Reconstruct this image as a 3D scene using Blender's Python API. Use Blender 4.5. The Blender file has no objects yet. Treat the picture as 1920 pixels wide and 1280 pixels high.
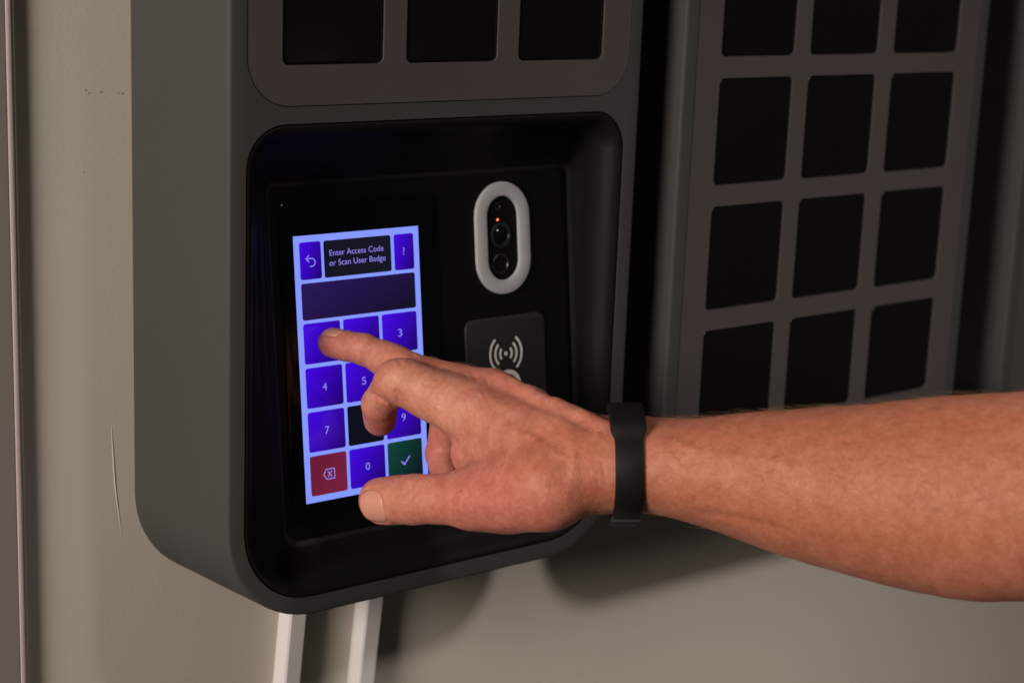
import bpy, bmesh, math, random
import numpy as np
from mathutils import Vector, Matrix

# ------------------------------------------------------------------ units
# All plan measurements below are in "u"; one u is 1.2 mm.  The front of the
# cabinets is the plane y = 0, the wall is y = 76, x runs right, z runs up.
S = 0.0012
scene = bpy.context.scene
COL = scene.collection
random.seed(4)
RNG = np.random.default_rng(7)

# ------------------------------------------------------------------ camera
CAM_POS = (-382.8357, -588.1971, 125.2695)
CAM_RIGHT = Vector((0.781724, -0.622429, 0.038587)); CAM_DOWN = Vector((-0.109973, -0.198494, -0.973913)); CAM_FWD = Vector((0.613851, 0.757088, -0.223617))
cam = bpy.data.cameras.new('camera'); cam_o = bpy.data.objects.new('camera', cam); COL.objects.link(cam_o)
rot = Matrix((CAM_RIGHT, -CAM_DOWN, -CAM_FWD)).transposed()
cam_o.matrix_world = Matrix.Translation(Vector(CAM_POS) * S) @ rot.to_4x4()
cam.sensor_width = 36.0; cam.lens = 63.4093
cam.clip_start = 0.01; cam.clip_end = 50
cam.dof.use_dof = True; cam.dof.focus_distance = 712 * S; cam.dof.aperture_fstop = 9.0
scene.camera = cam_o

# ------------------------------------------------------------------ world, lamps, exposure
w = bpy.data.worlds.new('World'); scene.world = w; w.use_nodes = True
w.node_tree.nodes['Background'].inputs[0].default_value = (1.0, 0.90, 0.82, 1)
w.node_tree.nodes['Background'].inputs[1].default_value = 0.032

def lamp(name, pos, target, size, power, color, spread=180):
    l = bpy.data.lights.new(name, 'AREA'); l.shape = 'DISK'; l.size = size * S
    l.energy = power; l.color = color; l.spread = math.radians(spread)
    o = bpy.data.objects.new(name, l); COL.objects.link(o)
    p = Vector(pos) * S; o.location = p
    o.rotation_euler = (Vector(target) * S - p).to_track_quat('-Z', 'Y').to_euler()
    return o
lamp('ceiling_lamp', (330, -1250, 1010), (350, 0, -210), 170, 0.74, (1.0, 0.92, 0.87), 35)
lamp('room_lamp', (-1235, -400, 300), (0, 0, -80), 470, 32.0, (1.0, 0.90, 0.81))

scene.view_settings.view_transform = 'Standard'; scene.view_settings.look = 'None'
scene.view_settings.exposure = 0.0; scene.view_settings.gamma = 1.0
scene.view_settings.use_curve_mapping = False
scene.cycles.max_bounces = 8
scene.cycles.use_denoising = True

# ------------------------------------------------------------------ materials
def srgb(r, g, b):
    f = lambda c: (c / 255 / 12.92) if c <= 10 else ((c / 255 + 0.055) / 1.055) ** 2.4
    return (f(r), f(g), f(b), 1)

def mat(name, col, rough=0.5, spec=0.5, bump=None, vary=None, coat=0.0, metallic=0.0, rvary=None):
    """bump=(scale per metre, strength, distance); vary=(scale, amount); rvary=(scale, amount)"""
    m = bpy.data.materials.new(name); m.use_nodes = True
    nt = m.node_tree; b = nt.nodes['Principled BSDF']
    b.inputs['Base Color'].default_value = col; b.inputs['Roughness'].default_value = rough
    b.inputs['Specular IOR Level'].default_value = spec; b.inputs['Metallic'].default_value = metallic
    b.inputs['Coat Weight'].default_value = coat; b.inputs['Coat Roughness'].default_value = 0.08
    tc = nt.nodes.new('ShaderNodeTexCoord')
    def noise(scale, detail=4):
        n = nt.nodes.new('ShaderNodeTexNoise'); n.inputs['Scale'].default_value = scale
        n.inputs['Detail'].default_value = detail; nt.links.new(tc.outputs['Object'], n.inputs['Vector']); return n
    if bump:
        n = noise(bump[0]); bp = nt.nodes.new('ShaderNodeBump')
        bp.inputs['Strength'].default_value = bump[1]; bp.inputs['Distance'].default_value = bump[2]
        nt.links.new(n.outputs['Fac'], bp.inputs['Height']); nt.links.new(bp.outputs['Normal'], b.inputs['Normal'])
    if vary:
        n = noise(vary[0], 6); mx = nt.nodes.new('ShaderNodeMix'); mx.data_type = 'RGBA'
        k = vary[1]
        mx.inputs[6].default_value = (col[0]*(1-k), col[1]*(1-k), col[2]*(1-k), 1)
        mx.inputs[7].default_value = (min(1, col[0]*(1+k)), min(1, col[1]*(1+k)), min(1, col[2]*(1+k)), 1)
        nt.links.new(n.outputs['Fac'], mx.inputs[0]); nt.links.new(mx.outputs[2], b.inputs['Base Color'])
    if rvary:
        n = noise(rvary[0], 5); mr = nt.nodes.new('ShaderNodeMapRange')
        mr.inputs[1].default_value = 0.3; mr.inputs[2].default_value = 0.7
        mr.inputs[3].default_value = rough - rvary[1]; mr.inputs[4].default_value = rough + rvary[1]
        nt.links.new(n.outputs['Fac'], mr.inputs[0]); nt.links.new(mr.outputs[0], b.inputs['Roughness'])
    return m

def glow(name, a, b=None, strength=1.0, rough=0.12):
    """display pixels: colour a (top left) to b (bottom right) of a screen tile, under glass"""
    m = bpy.data.materials.new(name); m.use_nodes = True
    nt = m.node_tree; p = nt.nodes['Principled BSDF']
    p.inputs['Base Color'].default_value = (0.002, 0.002, 0.003, 1); p.inputs['Roughness'].default_value = rough
    p.inputs['Specular IOR Level'].default_value = 0.35
    p.inputs['Emission Color'].default_value = a; p.inputs['Emission Strength'].default_value = strength
    if b:
        tc = nt.nodes.new('ShaderNodeTexCoord'); sep = nt.nodes.new('ShaderNodeSeparateXYZ')
        nt.links.new(tc.outputs['Generated'], sep.inputs[0])
        ma = nt.nodes.new('ShaderNodeMath'); ma.operation = 'MULTIPLY_ADD'; ma.inputs[1].default_value = 0.62
        mb = nt.nodes.new('ShaderNodeMath'); mb.operation = 'MULTIPLY_ADD'; mb.inputs[1].default_value = -0.38; mb.inputs[2].default_value = 0.38
        nt.links.new(sep.outputs['Z'], mb.inputs[0]); nt.links.new(sep.outputs['X'], ma.inputs[0]); nt.links.new(mb.outputs[0], ma.inputs[2])
        mx = nt.nodes.new('ShaderNodeMix'); mx.data_type = 'RGBA'
        mx.inputs[6].default_value = a; mx.inputs[7].default_value = b
        nt.links.new(ma.outputs[0], mx.inputs[0]); nt.links.new(mx.outputs[2], p.inputs['Emission Color'])
    return m

M = {
 'wall': mat('wall_paint', (0.49, 0.440, 0.378, 1), 0.62, 0.25, bump=(420, 0.08, 0.0010), vary=(9, 0.03)),
 'trim': mat('grey_metal_frame', (0.40, 0.335, 0.325, 1), 0.6, 0.3, bump=(900, 0.05, 0.0004), vary=(14, 0.05)),
 'trunk': mat('white_plastic_trunking', (0.60, 0.565, 0.56, 1), 0.45, 0.4, vary=(25, 0.03)),
 'housing': mat('grey_housing', (0.047, 0.0455, 0.0430, 1), 0.62, 0.2, bump=(2600, 0.10, 0.0002), vary=(12, 0.05), rvary=(30, 0.05)),
 'plate': mat('warm_grey_plate', (0.068, 0.057, 0.0545, 1), 0.5, 0.3, bump=(2600, 0.05, 0.0002), rvary=(22, 0.05)),
 'door': mat('black_door', (0.004, 0.0038, 0.0036, 1), 0.24, 0.35, bump=(1800, 0.04, 0.0002)),
 'bezel': mat('black_bezel', (0.0075, 0.0075, 0.0073, 1), 0.5, 0.10, rvary=(40, 0.08)),
 'glint_edge': mat('satin_black_edge', (0.013, 0.013, 0.013, 1), 0.30, 0.4),
 'panel': mat('black_panel', (0.003, 0.003, 0.003, 1), 0.5, 0.12, bump=(2200, 0.05, 0.0002)),
 'glass': mat('black_glass', (0.002, 0.002, 0.0022, 1), 0.16, 0.3),
 'reader': mat('dark_reader_plate', (0.016, 0.016, 0.0155, 1), 0.5, 0.3),
 'ring': mat('frosted_ring', (0.33, 0.33, 0.34, 1), 0.45, 0.3, vary=(60, 0.03)),
 'print': mat('grey_white_print', (0.58, 0.56, 0.53, 1), 0.6, 0.2),
 'lens': mat('lens_glass', (0.003, 0.003, 0.004, 1), 0.16, 0.4),
 'lensring': mat('lens_barrel', (0.010, 0.010, 0.010, 1), 0.35, 0.35),
 'strap': mat('black_rubber', (0.006, 0.0058, 0.0055, 1), 0.62, 0.18, bump=(1500, 0.06, 0.0002)),
 'clasp': mat('dark_clasp', (0.03, 0.03, 0.03, 1), 0.3, 0.5),
 'chip': mat('plaster_chip', (0.33, 0.29, 0.24, 1), 0.9, 0.1),
 'seam': mat('dark_seam', (0.004, 0.004, 0.004, 1), 0.7, 0.1),
 'led': glow('red_led', (1.0, 0.10, 0.05, 1), strength=5.0),
 'scr': glow('display_border', srgb(134, 152, 255)),
 'key': glow('display_key', srgb(66, 6, 226), srgb(30, 0, 96)),
 'keyoff': glow('display_key_dark', srgb(13, 13, 30), srgb(10, 10, 20)),
 'title': glow('display_title', srgb(17, 18, 34), srgb(22, 20, 33)),
 'field': glow('display_field', srgb(40, 22, 88), srgb(16, 12, 32)),
 'red': glow('display_red', srgb(104, 24, 50), srgb(118, 32, 62)),
 'green': glow('display_green', srgb(14, 66, 54), srgb(6, 12, 30)),
 'text': glow('display_text', srgb(150, 140, 250)),
}

# ------------------------------------------------------------------ helpers
def tag(o, label=None, cat=None, group=None, kind=None):
    if label: o['label'] = label
    if cat: o['category'] = cat
    if group: o['group'] = group
    if kind: o['kind'] = kind
    return o

def empty(name, loc):
    o = bpy.data.objects.new(name, None); o.empty_display_size = 0.02
    o.location = Vector(loc) * S; COL.objects.link(o); return o

def new_mesh(name, verts, faces, smooth=False):
    me = bpy.data.meshes.new(name)
    me.from_pydata([tuple(c * S for c in v) for v in verts], [], faces); me.validate()
    if smooth: me.polygons.foreach_set('use_smooth', [True] * len(me.polygons))
    return me

def link(name, me, m, parent=None):
    """mesh data is in scene coordinates; the object keeps them under its parent"""
    o = bpy.data.objects.new(name, me); COL.objects.link(o)
    if m is not None and not me.materials: me.materials.append(m)
    if parent is not None:
        o.parent = parent; o.matrix_parent_inverse = Matrix.Translation(-world_loc(parent))
    return o

def world_loc(o):
    v = Vector(o.location)
    return v

def auto_smooth(me, deg=35):
    bm = bmesh.new(); bm.from_mesh(me)
    bmesh.ops.recalc_face_normals(bm, faces=bm.faces)
    for f in bm.faces: f.smooth = True
    for e in bm.edges:
        if len(e.link_faces) == 2 and e.calc_face_angle(0) > math.radians(deg): e.smooth = False
    bm.to_mesh(me); bm.free(); return me

def rrect(x0, x1, z0, z1, r, n=8):
    """rounded rectangle outline, counter-clockwise from bottom-left; r = radii (bl, br, tr, tl)"""
    if not hasattr(r, '__len__'): r = (r,) * 4
    out = []
    for (cx, cz, rad, a0) in ((x0 + r[0], z0 + r[0], r[0], 180), (x1 - r[1], z0 + r[1], r[1], 270),
                              (x1 - r[2], z1 - r[2], r[2], 0), (x0 + r[3], z1 - r[3], r[3], 90)):
        for k in range(n + 1):
            a = math.radians(a0 + 90 * k / n); out.append((cx + rad * math.cos(a), cz + rad * math.sin(a)))
    return out

TILT = 0.117561; YS = 27.7057
CT, ST = math.cos(TILT), math.sin(TILT)
def scr(u, v, h=0.0):
    """a point of the tilted control panel: u right, v down from the display's top-left corner, h out of the panel"""
    return (u, YS - ST * v - CT * h, -CT * v + ST * h)

def loft(rings, cap_first=False, cap_last=False):
    V = []; F = []
    n = len(rings[0])
    for r in rings: V += list(r)
    for i in range(len(rings) - 1):
        a = i * n; b = a + n
        for k in range(n):
            k2 = (k + 1) % n
            F.append((a + k, a + k2, b + k2, b + k))
    if cap_first: F.append(tuple(range(n)))
    if cap_last: F.append(tuple((len(rings) - 1) * n + k for k in range(n)))
    return V, F

def flat_with_holes(outer, holes, y):
    """a flat sheet at depth y: list of (x, z) outlines -> bmesh verts and faces"""
    bm = bmesh.new(); edges = []
    for loop in [outer] + holes:
        vs = [bm.verts.new((p[0], y, p[1])) for p in loop]
        for i in range(len(vs)): edges.append(bm.edges.new((vs[i], vs[(i + 1) % len(vs)])))
    bmesh.ops.triangle_fill(bm, use_beauty=True, use_dissolve=False, edges=edges)
    bm.verts.index_update()
    V = [tuple(v.co) for v in bm.verts]; F = [tuple(v.index for v in f.verts) for f in bm.faces]
    bm.free(); return V, F

def join(parts):
    V = []; F = []
    for v, f in parts:
        o = len(V); V += list(v); F += [tuple(i + o for i in q) for q in f]
    return V, F

def build(name, parts, m, parent=None, deg=35, weld=True):
    V, F = join(parts)
    me = new_mesh(name, V, F)
    if weld:
        bm = bmesh.new(); bm.from_mesh(me); bmesh.ops.remove_doubles(bm, verts=bm.verts, dist=0.02 * S); bm.to_mesh(me); bm.free()
    auto_smooth(me, deg)
    return link(name, me, m, parent)

def slab(outline, y0, y1, bevel=0.6, steps=3):
    """rounded slab: outline function of inset -> loft from back y1 to front y0 with rounded front edge"""
    rings = [[(x, y1, z) for x, z in outline(0)], [(x, y0 + bevel, z) for x, z in outline(0)]]
    for k in range(1, steps + 1):
        a = math.pi / 2 * k / steps
        rings.append([(x, y0 + bevel * (1 - math.sin(a)), z) for x, z in outline(bevel * (1 - math.cos(a)))])
    return loft(rings, cap_last=True)

def pslab(u0, u1, v0, v1, r, h0, h1, bevel=0.3, steps=2, n=6):
    """a rounded slab on the tilted panel from height h0 to h1"""
    def ol(i): return rrect(u0 + i, u1 - i, v0 + i, v1 - i, max(0.05, r - i), n)
    rings = [[scr(u, v, h0) for u, v in ol(0)], [scr(u, v, h1 - bevel) for u, v in ol(0)]]
    for k in range(1, steps + 1):
        a = math.pi / 2 * k / steps
        rings.append([scr(u, v, h1 - bevel * (1 - math.sin(a))) for u, v in ol(bevel * (1 - math.cos(a)))])
    return loft(rings, cap_last=True)

# ------------------------------------------------------------------ setting: wall
V, F = [], []
nx, nz = 60, 44
for j in range(nz + 1):
    for i in range(nx + 1):
        V.append((-700 + 2200 * i / nx, 76.0, -900 + 1500 * j / nz))
for j in range(nz):
    for i in range(nx):
        a = j * (nx + 1) + i; F.append((a, a + 1, a + nx + 2, a + nx + 1))
wall = tag(build('wall', [(V, F)], M['wall']), 'beige painted wall with a fine roller texture', 'wall', kind='structure')

def ridge(pts, r, m, name, parent):
    """a thin raised line on the wall"""
    rings = []
    for k, (x, z, s) in enumerate(pts):
        rings.append([(x + r * s * math.cos(a), 76.05 - r * 0.8 * s * math.sin(a), z) for a in [math.pi * t / 6 for t in range(7)]])
    V = []; F = []
    for rg in rings: V += rg
    for i in range(len(rings) - 1):
        for k in range(6): F.append((i * 7 + k, i * 7 + k + 1, (i + 1) * 7 + k + 1, (i + 1) * 7 + k))
    return build(name, [(V, F)], m, parent)
ridge([(-56.6 + 0.3 * math.sin(t * 9) * t + 3.6 * t ** 1.5, -82.5 - 48 * t, 0.45 + 0.55 * math.sin(math.pi * min(1, t * 1.05))) for t in [k / 24 for k in range(25)]], 0.38, M['wall'], 'paint_ridge', wall)
for (x, z, s) in ((-66.2, 56.0, 0.7), (-65.0, 54.9, 0.45), (-59.8, 55.2, 0.6), (-50.6, 54.4, 0.5), (-52.5, 54.6, 0.35), (-67.6, 23.5, 0.4)):
    n = 7; ang = [2 * math.pi * k / n for k in range(n)]
    ol = [(x + s * (0.5 + 0.6 * random.random()) * math.cos(a) * 1.2, z + s * (0.4 + 0.5 * random.random()) * math.sin(a)) for a in ang]
    build('paint_chip', [loft([[(p[0], 75.95, p[1]) for p in ol], [(x + (p[0] - x) * 0.7, 75.75, z + (p[1] - z) * 0.7) for p in ol]], cap_last=True)], M['chip'], wall)

# ------------------------------------------------------------------ door frame at the left edge
prof = [(-240, 76.2), (-240, 71.2), (-101.3, 71.2), (-100.7, 71.5)]
for k in range(9):
    a = math.radians(170 - 160 * k / 8)
    prof.append((-99.4 + 1.2 * math.cos(a), 71.5 - 0.45 * math.sin(a)))
prof += [(-98.0, 71.7), (-97.2, 71.7), (-96.8, 72.0), (-96.6, 72.6), (-96.6, 76.2)]
zs = (-900, 600)
V = [(p[0], p[1], z) for z in zs for p in prof]; n = len(prof)
F = [(k, k + 1, n + k + 1, n + k) for k in range(n - 1)]
tag(build('door_frame', [(V, F)], M['trim'], deg=50), 'grey metal door frame strip along the left edge of the wall', 'door frame')

# ------------------------------------------------------------------ white cable trunking below the cabinet
def trunking(x0, x1, lean, label):
    root = empty('cable_trunking', ((x0 + x1) / 2, 76, -300))
    w_ = x1 - x0; top, bot = -110, -600
    def xs(x, z): return x + lean * (z + 190)
    def ring(z): return [(xs(x0, z), 76.05, z), (xs(x0, z), 68.2, z), (xs(x0 + 0.4, z), 67.4, z), (xs(x0 + 1.2, z), 67.0, z),
                         (xs(x1 - 1.2, z), 67.0, z), (xs(x1 - 0.4, z), 67.4, z), (xs(x1, z), 68.2, z), (xs(x1, z), 76.05, z)]
    build('channel', [loft([ring(bot), ring(top)])], M['trunk'], root)
    def lid(z): return [(xs(x0 + 0.9, z), 67.02, z), (xs(x0 + 0.9, z), 66.5, z), (xs(x1 - 0.9, z), 66.5, z), (xs(x1 - 0.9, z), 67.02, z)]
    build('lid', [loft([lid(bot), lid(top)])], M['trunk'], root)
    tag(root, label, 'cable trunking', 'white trunking runs under the cabinet')
trunking(24.8, 34.0, 0.088, 'white plastic cable trunking, left of the two below the cabinet')
trunking(66.8, 76.4, 0.10, 'white plastic cable trunking, right of the two below the cabinet')

# ------------------------------------------------------------------ cabinets
def housing(x0, x1, z0, z1, holes, rb=42, rt=10, fillet=1.6):
    def ol(i): return rrect(x0 + i, x1 - i, z0 + i, z1 - i, (rb - i, rb - i, rt, rt), 14)
    back = rrect(x0 - 1.0, x1 + 1.0, z0 - 3.5, z1, (rb, rb, rt, rt), 14)
    rings = [[(x, 75.9, z) for x, z in back], [(x, fillet, z) for x, z in ol(0)]]
    for k in range(1, 5):
        a = math.pi / 2 * k / 4
        rings.append([(x, fillet * (1 - math.sin(a)), z) for x, z in ol(fillet * (1 - math.cos(a)))])
    parts = [loft(rings)]
    parts.append(flat_with_holes(ol(fillet), holes, 0.0))
    for h in holes:      # the cut edge of each opening
        parts.append(loft([[(x, 0.0, z) for x, z in h], [(x, 5.0, z) for x, z in h]]))
    return parts

def plate(x0, x1, z0, z1, r, cells, cr):
    """face plate with an opening for each door"""
    ol = rrect(x0, x1, z0, z1, r, 10)
    hs = [rrect(a, b, c, d, cr, 4) for a, b, c, d in cells]
    parts = [flat_with_holes(ol, hs, 0.12), loft([[(x, 0.12, z) for x, z in ol], [(x, 4.5, z) for x, z in ol]])]
    for h in hs: parts.append(loft([[(x, 0.12, z) for x, z in h], [(x, 3.5, z) for x, z in h]]))
    return parts

def door_mesh(wd, ht, name):
    def ol(i): return rrect(-wd / 2 + i, wd / 2 - i, -ht / 2 + i, ht / 2 - i, max(0.3, 2.6 - i), 5)
    V, F = slab(ol, 0.55, 3.4, 1.5, 4)
    me = new_mesh(name, V, F); auto_smooth(me, 50); return me

def doors(parent, cells, mesh):
    for k, (a, b, c, d) in enumerate(cells):
        o = bpy.data.objects.new('compartment_door', mesh); COL.objects.link(o)
        if not mesh.materials: mesh.materials.append(M['door'])
        o.parent = parent
        o.location = Vector(((a + b) / 2, 0, (c + d) / 2)) * S - Vector(parent.location)

# --- the cabinet with the control panel
cab = empty('key_cabinet', (58, 76, -152))
tag(cab, 'dark grey wall cabinet with a lit touchscreen keypad and a card reader', 'cabinet', 'dark grey wall cabinets in a row')
REC = dict(x0=-37.8, x1=153.3, z0=-144.4, z1=49.0)
def recess(i): return rrect(REC['x0'] + i, REC['x1'] - i, REC['z0'] + i, REC['z1'] - i, (33 - min(i, 20), 33 - min(i, 20), max(2, 17 - i), max(2, 17 - i)), 12)
PL = dict(x0=-37.6, x1=154.2, z0=55.4, z1=330.0)
hole_p = rrect(PL['x0'], PL['x1'], PL['z0'], PL['z1'], 19, 10)
build('housing', housing(-45.3, 161.2, -152.0, 338.0, [hole_p, recess(0)]), M['housing'], cab, 30)
xs_ = [(-22.3, 24.0), (34.6, 80.6), (91.5, 138.3)]
cells1 = [(a, b, 71.2 + 57.5 * r, 71.2 + 57.5 * r + 47.0) for r in range(4) for a, b in xs_]
build('face_plate', plate(PL['x0'] + 0.45, PL['x1'] - 0.45, PL['z0'] + 0.45, PL['z1'] - 0.45, 18.5, cells1, 2.6), M['plate'], cab, 30)
build('seam', [loft([[(x, 1.2, z) for x, z in hole_p], [(x, 1.3, z) for x, z in rrect(PL['x0'] + 3, PL['x1'] - 3, PL['z0'] + 3, PL['z1'] - 3, 16, 10)]])], M['seam'], cab)
doors(cab, cells1, door_mesh(45.9, 46.6, 'compartment_door'))

# recessed surround of the control panel
PU0, PU1, PV0, PV1 = -9.5, 145.4, -20.0, 125.0
def bez(i, y): return [(x, y, z) for x, z in recess(i)]
def inner(g=0.0, h=0.0):
    # control panel outline with the vertex order of recess(): bottom-left first, counter-clockwise
    pts = rrect(PU0 - g, PU1 + g, -PV1 - g, -PV0 + g, (7, 7, 3, 3), 12)
    return [scr(u, -v, h) for u, v in pts]
r0 = bez(0.5, 0.9)
rings = [bez(0.5, 4.5), bez(0.5, 0.9), bez(0.9, 0.35), bez(1.6, 0.3), bez(3.0, 0.9), bez(4.6, 2.4), bez(6.2, 5.0)]
A = np.array(bez(8.2, 9.5)); B = np.array(inner(3.0, 1.6))
for t in (0.0, 0.35, 0.7, 1.0): rings.append([tuple(p) for p in A * (1 - t) + B * t])
rings += [inner(2.2, 1.1)]
build('panel_surround', [loft(rings)], M['bezel'], cab, 60)

build('panel_glint_edge', [loft([inner(2.2, 1.1), inner(1.5, 0.75), inner(0.9, 0.35), inner(0.4, 0.02)])], M['glint_edge'], cab, 80)  # inner rim of the surround, added as a glossier strip to catch a highlight
panel = build('control_panel', [(lambda ol: loft([ol], cap_last=True))(inner(0.4, 0.0))], M['panel'], cab)
build('screen_glass', [pslab(-6.6, 72.6, -13.6, 118.5, 4.0, -0.5, 0.5, 0.35)], M['glass'], cab)

# display and its tiles (0.1 u layers above the glass)
display = build('display', [pslab(0, 62.1, 0, 110.4, 0.1, 0.45, 0.60, 0.05, 1, 1)], M['scr'], cab)
def tile(name, u0, u1, v0, v1, m, parent=display):
    return build(name, [([scr(u, v, 0.70) for u, v in rrect(u0, u1, v0, v1, 1.0, 4)][::-1], [tuple(range(20))])], m, parent)
tile('screen_key', 2.6, 12.9, 2.7, 18.0, M['key']); tile('title_box', 14.2, 47.6, 2.8, 18.0, M['title']); tile('screen_key', 49.2, 59.3, 2.8, 18.0, M['key'])
tile('entry_field', 2.6, 59.3, 19.5, 34.6, M['field'])
for r in range(4):
    for c in range(3):
        m = 'key'
        if (r, c) == (2, 1): m = 'keyoff'
        if (r, c) == (3, 0): m = 'red'
        if (r, c) == (3, 2): m = 'green'
        tile('screen_key', 2.6 + 19.4 * c, 20.5 + 19.4 * c, 36.0 + 18.33 * r, 52.7 + 18.33 * r, M[m])

def text(name, s, u, v, h, parent=display, wd=None, align='CENTER'):
    """flat lettering: u, v of the centre of the baseline, cap height h; wd = total width"""
    cu = bpy.data.curves.new(name, 'FONT'); cu.body = s; cu.size = 1.0; cu.align_x = align
    cu.resolution_u = 6; cu.offset = -0.005
    o = bpy.data.objects.new(name, cu); COL.objects.link(o)
    dg = bpy.context.evaluated_depsgraph_get(); me = bpy.data.meshes.new_from_object(o.evaluated_get(dg))
    bpy.data.objects.remove(o); bpy.data.curves.remove(cu)
    xs = [p.co.x for p in me.vertices]
    k = h / 0.729
    kx = k if wd is None else wd / (max(xs) - min(xs))
    for p in me.vertices: p.co = Vector(scr(u + p.co.x * kx, v - p.co.y * k, 0.80)) * S
    me.name = name
    return link(name, me, M['text'], parent)
text('lettering', 'Enter Access Code', 30.3, 9.15, 2.55, wd=26.8)
text('lettering', 'or Scan User Badge', 30.7, 13.25, 2.55, wd=28.0)
text('lettering', '?', 54.0, 11.6, 3.2)
for k, (r, c) in enumerate([(r, c) for r in range(3) for c in range(3)]):
    if k == 7: continue      # the pressed key shows dark and blank
    text('digit', str(k + 1), 11.6 + 19.4 * c, 46.1 + 18.2 * r, 3.4, wd=1.25 if k == 0 else 2.05)
text('digit', '0', 30.95, 100.75, 3.4, wd=2.1)

def strokes(name, lines, wdt, parent, m, h=0.80, closed=False):
    """flat line drawing on the panel: each line a list of (u, v)"""
    parts = []
    for ln in lines:
        P = [np.array(p, float) for p in ln]; L = []; R = []
        cl = closed and len(P) > 2
        for i, p in enumerate(P):
            a = P[i - 1] if (i > 0 or cl) else p; b = P[(i + 1) % len(P)] if (i < len(P) - 1 or cl) else p
            t1 = (p - a) / (np.linalg.norm(p - a) or 1); t2 = (b - p) / (np.linalg.norm(b - p) or 1)
            if np.linalg.norm(t1) == 0: t1 = t2
            if np.linalg.norm(t2) == 0: t2 = t1
            nrm = np.array([-(t1 + t2)[1], (t1 + t2)[0]]); nl = np.linalg.norm(nrm); nrm = nrm / nl
            k = wdt / 2 / max(0.5, nl / 2)
            L.append(scr(*(p + nrm * k), h)); R.append(scr(*(p - nrm * k), h))
        n = len(P); F = [(i, i + 1, n + i + 1, n + i) for i in range(n - 1)]
        if cl: F.append((n - 1, 0, n, 2 * n - 1))
        parts.append((L + R, F))
    return build(name, parts, m, parent, weld=False)
hook = [(5.5, 9.5), (8.2, 9.5)] + [(8.2 + 1.65 * math.sin(math.radians(a)), 11.1 - 1.6 * math.cos(math.radians(a))) for a in range(15, 181, 15)] + [(7.2, 12.7)]
strokes('back_arrow', [hook, [(7.1, 8.0), (5.5, 9.5), (7.0, 10.9)]], 0.42, display, M['text'])
strokes('delete_symbol', [[(8.9, 99.3), (10.3, 97.3), (14.3, 97.3), (14.3, 101.5), (10.3, 101.5)]], 0.36, display, M['text'], closed=True)
strokes('delete_symbol', [[(10.9, 98.1), (13.0, 100.7)], [(13.0, 98.1), (10.9, 100.7)]], 0.36, display, M['text'], h=0.84)
strokes('check_mark', [[(48.2, 99.7), (49.7, 101.3), (52.7, 97.9)]], 0.55, display, M['text'])

# camera window with its frosted ring
def stadium(cu, cv, wd, ht, n=14):
    r = wd / 2; d = ht / 2 - r; out = []
    for k in range(n + 1):
        a = math.pi * k / n; out.append((cu + r * math.cos(a), cv + d + r * math.sin(a)))
    for k in range(n + 1):
        a = math.pi + math.pi * k / n; out.append((cu + r * math.cos(a), cv - d + r * math.sin(a)))
    return out
UC, VC = 107.6, 8.6
def st(wd, ht, h): return [scr(u, v, h) for u, v in stadium(UC, VC, wd, ht)]
ring_o = build('light_ring', [loft([st(30.2, 49.8, -0.2), st(30.2, 49.8, 1.0), st(29.8, 49.4, 1.4), st(29.0, 48.6, 1.6), st(19.0, 38.6, 1.6), st(18.0, 37.6, 1.4), st(17.6, 37.2, 0.9), st(17.4, 37.0, -0.6)])], M['ring'], cab, 40)
win = build('camera_window', [loft([st(17.6, 37.2, -0.2), st(16.8, 36.4, -0.45)], cap_last=True)], M['glass'], cab)
def disc(u, v, r, h, n=28): return [scr(u + r * math.cos(2 * math.pi * k / n), v + r * math.sin(2 * math.pi * k / n), h) for k in range(n)]
build('lens_barrel', [loft([disc(106.7, 7.4, 5.6, -0.5), disc(106.7, 7.4, 5.6, 0.7), disc(106.7, 7.4, 5.2, 1.0), disc(106.7, 7.4, 4.3, 1.0), disc(106.7, 7.4, 3.9, 0.2)])], M['lensring'], win)
build('lens', [loft([disc(106.7, 7.4, 3.9, 0.2), disc(106.7, 7.4, 3.2, 0.7), disc(106.7, 7.4, 2.0, 1.05), disc(106.7, 7.4, 0.8, 1.15)], cap_last=True)], M['lens'], win)
build('sensor', [loft([disc(106.3, 20.0, 4.6, -0.5), disc(106.3, 20.0, 4.6, 0.3), disc(106.3, 20.0, 4.0, 0.5), disc(106.3, 20.0, 3.4, -0.3)], cap_last=True)], M['lensring'], win)
build('sensor', [loft([disc(105.8, -5.5, 1.7, -0.5, 16), disc(105.8, -5.5, 1.7, 0.2, 16), disc(105.8, -5.5, 1.2, 0.3, 16), disc(105.8, -5.5, 0.9, -0.2, 16)], cap_last=True)], M['lensring'], win)
build('indicator_light', [loft([disc(105.6, 0.4, 0.5, -0.5, 16), disc(105.6, 0.4, 0.5, 0.1, 16), disc(105.6, 0.4, 0.3, 0.3, 16)], cap_last=True)], M['led'], win)

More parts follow.
